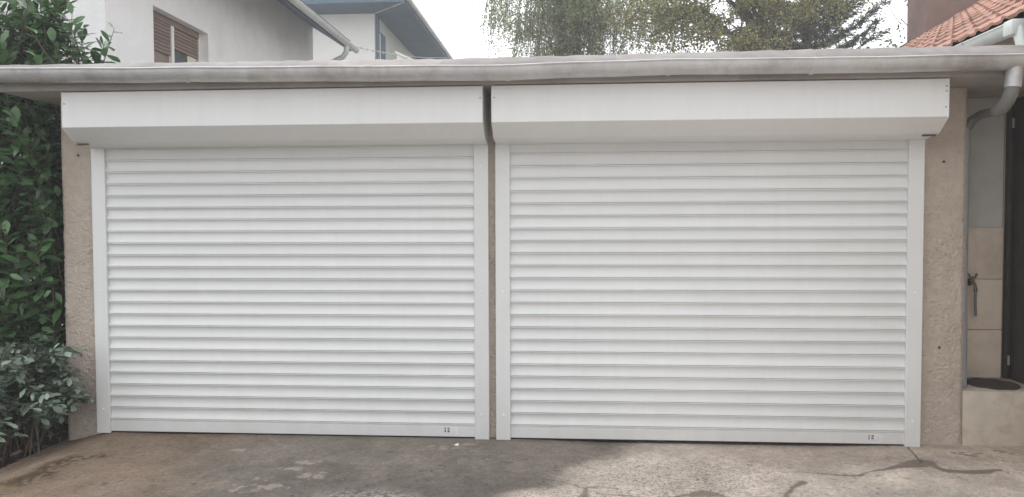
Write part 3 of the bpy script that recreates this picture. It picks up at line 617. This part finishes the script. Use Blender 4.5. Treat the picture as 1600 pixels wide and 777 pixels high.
# gutter of the white house with its outlet
wg = thing('rain_gutter', (EVX + .06, 8, EVZ), 'pale green grey gutter under the eave of the white house', 'gutter')
mb = MB(); r = .07; pr_ = [(r - .004, .005), (r + .006, .006), (r + .006, -.004)] + [(r * math.cos(t), -r * math.sin(t)) for t in np.linspace(.05, math.pi - .05, 12)]; vs = []; yy = np.linspace(a, b + .12, 24)
for y in yy: vs += [(EVX + .075 + p0, y, EVZ + .065 + q0) for p0, q0 in pr_]
k = len(pr_); mb.add(vs, [(i * k + m, (i + 1) * k + m, (i + 1) * k + m + 1, i * k + m + 1) for i in range(len(yy) - 1) for m in range(k - 1)])
nv = len(vs); mb.f.append(tuple(range(nv - k, nv))); mb.build('trough', M_zinc2, wg, 40)
for y in np.arange(4.2, 11, 1.1):
    mb = MB(); vs = []
    for y_ in (y - .015, y + .015): vs += [(EVX + .075 + p0 * 1.06, y_, EVZ + .065 + q0 * 1.06) for p0, q0 in pr_]
    mb.add(vs, [(m, m + 1, k + m + 1, k + m) for m in range(k - 1)]); mb.build('bracket', M_zinc, wg, 40)
MB().tube([(EVX + .06, 10.75, EVZ + .0), (EVX + .05, 10.75, EVZ - .12), (EVX - .02, 10.76, EVZ - .21), (EVX - .35, 10.8, EVZ - .36), (HX + .10, 10.9, EVZ - .52), (HX + .07, 10.9, EVZ - .62), (HX + .07, 10.9, 0.02)], .055, 12).build('downpipe', M_zinc2, wg, 40)

# ================================================================== SECOND HOUSE behind
h2 = thing('cream_house', (-5, 20, 0), 'cream house with wide dark eaves, centre left behind the garage', 'house')
H2X, H2Y, H2Z = -2.182, 16.0, 7.0; OV = 1.05
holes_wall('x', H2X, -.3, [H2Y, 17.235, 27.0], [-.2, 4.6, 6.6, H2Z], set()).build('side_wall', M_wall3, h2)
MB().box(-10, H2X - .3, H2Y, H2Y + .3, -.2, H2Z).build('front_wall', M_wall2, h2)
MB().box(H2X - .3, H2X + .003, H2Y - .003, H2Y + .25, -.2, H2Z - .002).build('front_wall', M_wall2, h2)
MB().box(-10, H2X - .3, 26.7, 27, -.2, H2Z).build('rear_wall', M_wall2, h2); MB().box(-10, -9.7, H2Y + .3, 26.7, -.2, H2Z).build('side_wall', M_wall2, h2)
ax0, ax1, ay0, ay1 = -11, H2X + OV, H2Y - OV, 28
mb = MB(); zt = H2Z + .22; cx_ = (ax0 + ax1) / 2
mb.add([(ax0, ay0, H2Z), (ax1, ay0, H2Z), (ax1, ay1, H2Z), (ax0, ay1, H2Z), (ax0, ay0, zt), (ax1, ay0, zt), (ax1, ay1, zt), (ax0, ay1, zt), (cx_, ay0 + 4.9, zt + 2.6), (cx_, ay1 - 4.9, zt + 2.6)],
       [(0, 3, 2, 1), (0, 1, 5, 4), (1, 2, 6, 5), (2, 3, 7, 6), (3, 0, 4, 7), (4, 5, 8), (5, 6, 9, 8), (6, 7, 9), (7, 4, 8, 9)])
rf2 = mb.build('roof', M_soffit, h2)
MB().box(H2X + .004, H2X + .012, 16.45, 17.22, 4.7, H2Z - .35).build('dark_panel', M_soffit, h2)
MB().tube([(H2X + .07, 16.07, H2Z), (H2X + .07, 16.07, 0)], .05, 10).build('downpipe', M_soffit, h2)
MB().box(H2X + .004, H2X + .06, 16.30, 16.42, 0, H2Z - .45).build('trim_board', M_frame, h2)
w2 = MB().box(H2X + .002, H2X + .03, 18.75, 19.5, 5.7, 6.50).build('window', M_frame, h2)
MB().box(H2X + .031, H2X + .036, 18.82, 19.43, 5.77, 6.43).build('pane', M_glass, w2)
mb = MB(); r = .07; mb.tube([(ax1 + .05, ay0 - .05, H2Z + .14), (ax1 + .05, ay1, H2Z + .14)], .07, 10); mb.build('eave_gutter', M_zinc, rf2, 40)
MB().tube([(H2X + .02, H2Y - .05, H2Z - .012), (ax1 - .03, ay0 + .03, H2Z - .012)], .02, 6).build('soffit_joint', M_zinc, rf2)
ob = thing('outbuilding', (-.9, 14.6, 0), 'small white gable peeking out below the eaves of the cream house', 'outbuilding')
MB().prism_y([(-1.13, -.2), (.5, -.2), (.5, 4.7), (-1.13, 5.46)], 14.0, 15.2).build('wall', M_wall2, ob)
MB().prism_y([(-1.16, 5.475), (.62, 4.64), (.62, 4.69), (-1.16, 5.53)], 13.95, 15.25).build('roof', M_frame, ob)
cb = MB(); pa, pb = Vector((-1.55, 11.2, 5.06)), Vector((-1.04, 21.8, 7.02)); pts = []
for i in range(25):
    t = i / 24; p_ = pa.lerp(pb, t); p_.z -= .22 * 4 * t * (1 - t) * .5; pts.append(p_)
cb.tube(pts, .009, 6)
for i in range(2, 14): cb.tube([pts[i] + Vector((0, 0, .02)), pts[i] + Vector((0, .03, -.02))], .016, 5)
tag(cb.build('overhead_cable', M_cable), 'thin knotted cable strung between the two houses', 'cable')

# ================================================================== FOLIAGE
def norm(v): return v / (np.linalg.norm(v, axis=-1, keepdims=True) + 1e-9)
def frames(d, nrm):
    d = norm(d); s = norm(np.cross(nrm, d)); n_ = np.cross(d, s); return np.stack([d, s, n_], -1)   # columns
# leaf templates: (x along, y across, z up); folded along the midrib and drooping
def leaf_template(kind):
    if kind == 'laurel':
        r = [(0, 0, 0), (.28, .15, .03), (.28, 0, -.015), (.28, -.15, .03), (.62, .235, .035), (.62, 0, -.02), (.62, -.235, .035), (.87, .13, -.005), (.87, 0, -.035), (.87, -.13, -.005), (1, 0, -.07)]
        f = [(0, 2, 1), (0, 3, 2), (1, 2, 5, 4), (2, 3, 6, 5), (4, 5, 8, 7), (5, 6, 9, 8), (7, 8, 10), (8, 9, 10)]
    else:
        r = [(0, 0, 0), (.45, .24, .05), (.45, 0, -.02), (.45, -.24, .05), (1, 0, -.08)]; f = [(0, 2, 1), (0, 3, 2), (1, 2, 4), (2, 3, 4)]
    return np.array(r, float), f
def leaf_mass(name, P, Fr, Ln, kind, m, parent):
    t, f = leaf_template(kind)
    tri = []
    for q in f: tri += [(q[0], q[1], q[2])] + ([(q[0], q[2], q[3])] if len(q) == 4 else [])
    tri = np.array(tri); N_ = len(P); off = np.array(base_of(parent))
    co = np.einsum('nij,kj->nki', Fr, t) * Ln[:, None, None] + P[:, None, :] - off
    q = (tri[None] + (np.arange(N_) * len(t))[:, None, None]).reshape(-1, 3)
    me = fast_mesh(name, co.reshape(-1, 3), q); me.polygons.foreach_set('use_smooth', [True] * len(me.polygons))
    return link(name, me, m, parent)
def rhomb_mass(name, P, Fr, Ln, wid, m, parent, tag_stuff=False):
    t = np.array([(0, 0, 0), (.5, wid, .04), (1, 0, -.05), (.5, -wid, .04)]); N_ = len(P); off = np.array(base_of(parent))
    co = np.einsum('nij,kj->nki', Fr, t) * Ln[:, None, None] + P[:, None, :] - off
    q = (np.array([[0, 1, 2, 3]])[None] + (np.arange(N_) * 4)[:, None, None]).reshape(-1, 4)
    return link(name, fast_mesh(name, co.reshape(-1, 3), q), m, parent)
def to_px(P):
    d = P - CAM; z = d @ CF; return 800 + 1201.6 * (d @ CR) / z, 388.5 - 1201.6 * (d @ CU) / z, z
def pick_front(P, Ln, cell, nmax, occl=None):
    """The leaves that show largest: nearest one in each small patch as seen from the driveway."""
    x, y, z = to_px(P + 0); best = {}
    ok = (x > -30) & (x < 1630) & (y > -30) & (y < 800)
    if occl is not None: ok &= ~occl(x, y, P)
    for i in np.where(ok)[0]:
        k = (int(x[i] // cell), int(y[i] // cell))
        if k not in best or z[i] < z[best[k]]: best[k] = i
    idx = sorted(best.values(), key=lambda i: -Ln[i] / z[i])[:nmax]
    return np.array(idx, int)
def leaf_parts(P, Fr, Ln, idx, kind, m, parent):
    t, f = leaf_template(kind); meshes = []
    for v in range(3):
        tt = t.copy(); tt[:, 2] += -.10 * (v - 1) * tt[:, 0] ** 2; tt[:, 1] *= (1, 1.12, .9)[v]
        me = bpy.data.meshes.new('leaf'); me.from_pydata([tuple(r) for r in tt], [], f); me.update(); me.materials.append(m)
        me.polygons.foreach_set('use_smooth', [True] * len(me.polygons)); meshes.append(me)
    for i in idx:
        A = np.eye(4); A[:3, :3] = Fr[i] * Ln[i]; A[:3, 3] = P[i]
        piece('leaf', meshes[i % 3], parent, Matrix(A.tolist()))
def rand_dirs(n): return norm(rng.normal(size=(n, 3)))

# ---- laurel hedge left of the garage
lau = thing('laurel_hedge', (-0.8, 0.5, -0.1), 'tall dark green laurel hedge left of the garage', 'hedge')
P, D, Nn, Ln = [], [], [], []
stems = MB()
def in_roof(p): return (p[0] > -.44 and 2.0 < p[2] < 2.36) or (p[0] > -.275 and p[1] > -.02 and p[2] < 2.36)
for k in range(1130):
    if k < 640:   # front and right faces
        x = rng.uniform(-1.75, -.30); y = rng.uniform(.02, .55); z = rng.uniform(.25, 2.25)
    elif k < 920:
        x = rng.uniform(-1.9, -.32); y = rng.uniform(.3, 1.2); z = rng.uniform(.4, 2.6)
    else:
        x = rng.uniform(-1.9, -.42); y = rng.uniform(.12, .95); z = rng.uniform(2.15, 2.75)
        if x > -.75: z = min(z, 2.36 + (-.35 - x) * 1.0 + rng.uniform(0, .12))
    p = np.array([x, y, z]); d = norm(np.array([rng.normal(.12, .28), rng.normal(-.32 if k < 920 else -.05, .3), 1.0])); L_ = rng.uniform(.22, .45)
    nl = int(L_ / .026); phi = rng.uniform(0, 6.28); a1 = norm(np.cross(d, [.3, .9, .1])); a2 = np.cross(d, a1)
    tip = p + d * L_
    if in_roof(tip) or in_roof(p) or (tip[2] > 2.25 and tip[0] > -.45): continue
    stems.tube([tuple(p - d * .25), tuple(p), tuple(tip)], [.006, .005, .002], 5, cap=False)
    for j in range(nl):
        t = (j + .5) / nl; phi += 2.4; rad = a1 * math.cos(phi) + a2 * math.sin(phi)
        q = p + d * L_ * t; dd = norm(d * (.15 + .75 * t) + rad * (1.0 - .3 * t) + rng.normal(size=3) * .15 + np.array([0, 0, -.18]))
        ln = rng.uniform(.090, .150) * (1 - .30 * max(0, t - .75) / .25)
        e = q + dd * ln
        if in_roof(e) or in_roof(q) or (e[2] > 2.3 and e[0] > -.40 - .25 * max(0, e[2] - 2.72)): continue
        P.append(q); D.append(dd); Nn.append(norm(d * .9 + np.array([0, -.35, .6]) + rng.normal(size=3) * .25)); Ln.append(ln)
P, D, Nn, Ln = map(np.array, (P, D, Nn, Ln)); Fr = frames(D, Nn)
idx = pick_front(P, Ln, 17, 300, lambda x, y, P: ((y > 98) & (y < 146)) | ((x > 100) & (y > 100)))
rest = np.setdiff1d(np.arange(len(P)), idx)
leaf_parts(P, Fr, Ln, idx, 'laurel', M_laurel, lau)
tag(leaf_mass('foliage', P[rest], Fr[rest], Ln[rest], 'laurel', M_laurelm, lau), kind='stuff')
for k in range(9):
    x = -.5 - .15 * k; y = rng.uniform(.25, .8); stems.tube([(x, y, -.12), (x + rng.normal(0, .05), y + .05, .8), (x + rng.normal(0, .1), y, 1.7), (x + rng.normal(0, .12), y, 2.5)], [.025, .02, .014, .006], 7)
stems.build('stems', M_twig, lau)

# ---- grey-green shrub in front of the hedge
shr = thing('garden_shrub', (-.62, -.2, -.1), 'low spreading shrub with grey green leaves at the driveway corner', 'shrub')
P, D, Nn, Ln = [], [], [], []; stems = MB()
for k in range(210):
    bx, by = rng.normal(-.66, .16), rng.normal(-.16, .12); az = rng.uniform(-2.6, 1.0); rch = rng.uniform(.18, .62); hgt = rng.uniform(.12, .72)
    if k < 26: az = rng.uniform(-1.0, .15); rch = rng.uniform(.45, .78); hgt = rng.uniform(.30, .66)
    ex = bx + math.cos(az) * rch; ey = by + math.sin(az) * rch * .75
    if ey > .02 and ex > -.30: ey = -.03
    ex = min(ex, -.03); ey = max(ey, -.62)
    p0 = np.array([bx, by, -.12]); p1 = np.array([bx * .55 + ex * .45, by * .6 + ey * .4, hgt * 1.05]); p2 = np.array([ex, ey, hgt * rng.uniform(.55, .95)])
    pts = [(1 - t) ** 2 * p0 + 2 * t * (1 - t) * p1 * 1.0 + t * t * p2 for t in np.linspace(0, 1, 12)]
    stems.tube([tuple(q) for q in pts], list(np.linspace(.006, .0015, 12)), 5, cap=False)
    nl = int(rng.uniform(26, 40))
    for j in range(nl):
        t = .30 + .70 * (j + .5) / nl; q = (1 - t) ** 2 * p0 + 2 * t * (1 - t) * p1 + t * t * p2
        tan = norm(2 * (1 - t) * (p1 - p0) + 2 * t * (p2 - p1)); side = norm(np.cross(tan, [0, 0, 1])) * (1 if j % 2 else -1)
        dd = norm(tan * .55 + side * rng.uniform(.5, 1.0) + np.array([0, 0, rng.uniform(-.45, .3)]) + rng.normal(size=3) * .18)
        ln = rng.uniform(.042, .078)
        q = q + rng.normal(size=3) * .006
        if q[0] > -.27 and q[1] > -.01: continue
        if q[2] < -.1: continue
        P.append(q); D.append(dd); Nn.append(norm(np.array([0, -.25, 1]) + rng.normal(size=3) * .45)); Ln.append(ln)
P, D, Nn, Ln = map(np.array, (P, D, Nn, Ln)); Fr = frames(D, Nn)
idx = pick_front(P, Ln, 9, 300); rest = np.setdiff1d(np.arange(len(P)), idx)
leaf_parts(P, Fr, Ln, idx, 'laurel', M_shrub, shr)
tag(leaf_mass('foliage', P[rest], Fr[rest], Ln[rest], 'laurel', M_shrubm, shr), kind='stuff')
stems.build('stems', M_twig, shr)
# dry litter on the soil
n = 1500; P = np.stack([rng.uniform(-1.6, -.29, n), rng.uniform(-1.4, .5, n), np.full(n, -.09)], 1); P[:, 2] += rng.uniform(-.01, .05, n)
Fr = frames(norm(rng.normal(size=(n, 3)) * [1, 1, .25]), norm(rng.normal(size=(n, 3)) * .4 + [0, 0, 1]))
lit = rhomb_mass('leaf_litter', P, Fr, rng.uniform(.03, .08, n), .22, M_litter, None); tag(lit, 'dry dead leaves lying on the dark soil under the shrub', 'leaf litter', kind='stuff')

# ---- trees behind
def limb(mb, p0, p1, r0, r1, sag=0.0, wob=.15, n=7):
    p0, p1 = np.array(p0, float), np.array(p1, float); L_ = np.linalg.norm(p1 - p0); pts = []
    w = rng.normal(size=(n, 3)) * wob * L_ * .12
    for i in range(n):
        t = i / (n - 1); q = p0 + (p1 - p0) * t + w[i] * math.sin(math.pi * t); q[2] += sag * 4 * t * (1 - t); pts.append(q)
    mb.tube([tuple(q) for q in pts], [r0 + (r1 - r0) * i / (n - 1) for i in range(n)], 7, cap=False); return pts

# weeping birch
bt = thing('birch_tree', (2.7, 15.0, -.1), 'weeping birch with hanging leafy twigs behind the garage', 'tree')
tr = MB(); trunk = limb(tr, (2.7, 15, -.15), (2.9, 15, 10.5), .17, .03, 0, .1, 12)
tw = MB(); P, D = [], []
ends = []
for k in range(46):
    z = rng.uniform(4.5, 10.2); az = rng.uniform(0, 6.28); r_ = rng.uniform(1.0, 2.5) * (1.15 - .05 * z)
    s_ = np.array([2.72 + .02 * z, 15, z]); e_ = s_ + np.array([math.cos(az) * r_, math.sin(az) * r_ * .8, rng.uniform(.2, 1.0)]); pts = limb(tr, s_, e_, .04, .008, .15, .5, 6); ends += pts[2:]
ends = np.array(ends)
for k in range(1500):
    q = ends[rng.integers(len(ends))] + rng.normal(size=3) * [.22, .22, .15]
    if k % 3 == 0: q = np.array([rng.uniform(.95, 5.6), 15 + rng.normal(0, .8), rng.uniform(6.2, 9.5)])
    if q[0] < .62 and q[2] < 7.0: continue
    L_ = rng.uniform(.5, 1.7); dr0 = rng.normal(size=2) * .12; nl = int(L_ * 62)
    pts = [(q[0] + dr0[0] * t, q[1] + dr0[1] * t, q[2] - L_ * t) for t in np.linspace(0, 1, 4)]
    tw.tube(pts, [.006, .005, .004, .002], 4, cap=False)
    t = rng.random(nl); P.append(np.stack([q[0] + dr0[0] * t, q[1] + dr0[1] * t, q[2] - L_ * t], 1) + rng.normal(size=(nl, 3)) * .05)
P = np.concatenate(P); lowgap = (P[:, 2] < 6.3) & (fbm(P[:, 0] * 1.6, P[:, 2] * 1.6) > .50) & (rng.random(len(P)) < .7); P = P[~lowgap]
n = len(P); Fr = frames(norm(rng.normal(size=(n, 3)) * [.6, .6, .3] + [0, 0, -.8]), rand_dirs(n))
rhomb_mass('crown', P, Fr, rng.uniform(.035, .065, n), .40, M_birchleaf, bt)
tr.build('trunk', M_birchbark, bt, 60); tag(tw.build('twigs', M_twig, bt), kind='stuff')

# yellowing deciduous tree with long drooping limbs to the left
mt_ = thing('deciduous_tree', (7.35, 13.0, -.1), 'yellowing tree with bare curving limbs right of the birch', 'tree')
tr = MB(); limb(tr, (7.3, 13, -.15), (7.55, 13, 9.5), .17, .05, 0, .06, 10); limb(tr, (7.35, 13, 3.8), (8.0, 13.1, 9.0), .10, .03, 0, .1, 8)
tips = []
main = [((7.38, 13, 4.3), (5.1, 12.7, 5.55), .9), ((7.4, 13, 4.8), (4.3, 12.6, 5.7), .75), ((7.42, 13, 5.2), (5.6, 12.5, 6.8), .5), ((7.45, 13, 5.7), (4.6, 12.9, 7.2), .4), ((7.45, 13, 4.6), (8.9, 12.6, 6.4), .3), ((7.5, 13, 6), (8.9, 13, 8), .2), ((7.5, 13, 6.3), (5.5, 13, 8.6), .3), ((7.42, 13, 5.0), (6.2, 12.3, 5.3), .35), ((7.5, 13, 5.4), (6.6, 12.2, 6.7), .2), ((7.5, 13, 7), (8.3, 12.5, 9), .2), ((7.5, 13, 7), (6.3, 12.5, 9.3), .2)]
for s_, e_, sg in main:
    pts = limb(tr, s_, e_, .07, .016, sg, .35, 10)
    for q in pts[2:]:
        for j in range(4):
            e2 = q + rng.normal(size=3) * [.55, .45, .35] + np.array([-.1, 0, -.05]); p2 = limb(tr, q, e2, .014, .004, .05, .5, 5); tips += p2[1:]
tips = np.array(tips); n = 42000; ii = rng.integers(len(tips), size=n); P = tips[ii] + rng.normal(size=(n, 3)) * [.17, .17, .15]
keep = fbm(P[:, 0] * 1.7 + 7, P[:, 2] * 1.9 + 2) > .34; P = P[keep]; n = len(P)
Fr = frames(norm(rng.normal(size=(n, 3)) + [0, 0, -.6]), norm(rng.normal(size=(n, 3)) * .7 + [0, 0, 1]))
rhomb_mass('crown', P, Fr, rng.uniform(.038, .078, n), .42, M_maple, mt_); tr.build('trunk', M_bark, mt_, 60)

# spruce
sp_ = thing('spruce_tree', (9.0, 15.2, -.1), 'dark spruce with rising boughs left of the tiled roof', 'tree')
tr = MB(); limb(tr, (9.0, 15.2, -.15), (9.05, 15.2, 13.5), .2, .02, 0, .03, 8); bo = MB(); P, D = [], []
for k in range(120):
    z = 3.6 + 9.4 * (k / 120); az = k * 2.399 + rng.normal(0, .2); R0 = (13.8 - z) * .235 * rng.uniform(.72, 1.12)
    s_ = np.array([9.0, 15.2, z]); e_ = s_ + np.array([math.cos(az) * R0, math.sin(az) * R0, R0 * rng.uniform(.30, .62)])
    pts = limb(bo, s_, e_, .03, .006, -.10 * R0, .1, 8); pts = np.array(pts); ax = norm(e_ - s_)
    for i in range(2, 8):
        for sgn in (-1, 1):
            side = norm(np.cross(ax, [0, 0, 1])) * sgn; l2 = R0 * .30 * (1.15 - i / 8) + .12; e2 = pts[i] + (side * .75 + ax * .7) * l2 + np.array([0, 0, rng.uniform(-.02, .10)])
            nn_ = int(l2 * 120) + 8; t = rng.random(nn_)[:, None]; P.append(pts[i] + (e2 - pts[i]) * t + rng.normal(size=(nn_, 3)) * .025); D.append(np.repeat(norm(e2 - pts[i])[None], nn_, 0) + rng.normal(size=(nn_, 3)) * .55)
    nn_ = int(R0 * 90); t = rng.uniform(.2, 1.0, nn_); sgm = pts[0] + (pts[-1] - pts[0]) * t[:, None]; sgm[:, 2] -= .10 * R0 * 4 * t * (1 - t)
    P.append(sgm + rng.normal(size=(nn_, 3)) * .02); D.append(np.repeat(ax[None], nn_, 0) + rng.normal(size=(nn_, 3)) * .5)
P = np.concatenate(P); D = np.concatenate(D); n = len(P); Fr = frames(D, rand_dirs(n))
rhomb_mass('crown', P, Fr, rng.uniform(.07, .15, n), .12, M_spruce, sp_); bo.build('boughs', M_bark, sp_, 60); tr.build('trunk', M_bark, sp_, 60)

# slender leafy tree by the chimney, with thin side branches to the left
iv = thing('slender_tree', (9.75, 10.2, -.1), 'slender leafy tree with thin side branches beside the chimney', 'tree')
tr = MB(); limb(tr, (9.75, 10.2, -.15), (9.85, 10.2, 7.5), .09, .02, 0, .1, 9); P = []
n = 2600; z = rng.uniform(3.4, 7.6, n); P.append(np.stack([9.75 + rng.normal(0, .17, n) + .02 * z, 10.2 + rng.normal(0, .25, n), z], 1))
for s_, e_ in [((9.75, 10.2, 4.3), (8.75, 10.0, 4.75)), ((9.75, 10.2, 4.5), (8.95, 10.0, 5.25)), ((9.75, 10.2, 4.25), (9.0, 10, 4.4)), ((9.78, 10.2, 4.9), (9.15, 10, 5.5)), ((9.75, 10.2, 4.1), (8.8, 9.9, 4.25)), ((9.78, 10.2, 5.2), (9.1, 10, 6.2))]:
    pts = np.array(limb(tr, s_, e_, .014, .004, .06, .5, 8)); m_ = 60; q = pts[rng.integers(2, 8, m_)] + rng.normal(size=(m_, 3)) * [.10, .08, .09]; P.append(q)
P = np.concatenate(P); keep = fbm(P[:, 0] * 3, P[:, 2] * 3) > .38; P = P[keep]; n = len(P)
Fr = frames(norm(rng.normal(size=(n, 3)) + [0, 0, -.4]), rand_dirs(n)); rhomb_mass('crown', P, Fr, rng.uniform(.045, .085, n), .4, M_ivy, iv); tr.build('trunk', M_bark, iv, 60)

# ================================================================== LENS GLARE VEIL (added volume)
GLARE_DENSITY = 0.0048  # thin volume added to imitate lens glare over distant things
if GLARE_DENSITY:
    hz = MB().box(-S - 4, S + 4, -S - 4, S + 4, -1.2, 14.5).build('glare_veil', None); tag(hz, kind='stuff')
    hm = bpy.data.materials.new('pale_glare_veil'); hm.use_nodes = True; N = hm.node_tree.nodes
    for nn in list(N): N.remove(nn)
    pv = N.new('ShaderNodeVolumePrincipled'); pv.inputs['Color'].default_value = (.93, .95, .98, 1); pv.inputs['Density'].default_value = GLARE_DENSITY; pv.inputs['Anisotropy'].default_value = 0.3
    ou = N.new('ShaderNodeOutputMaterial'); hm.node_tree.links.new(pv.outputs[0], ou.inputs['Volume']); hz.data.materials.append(hm)
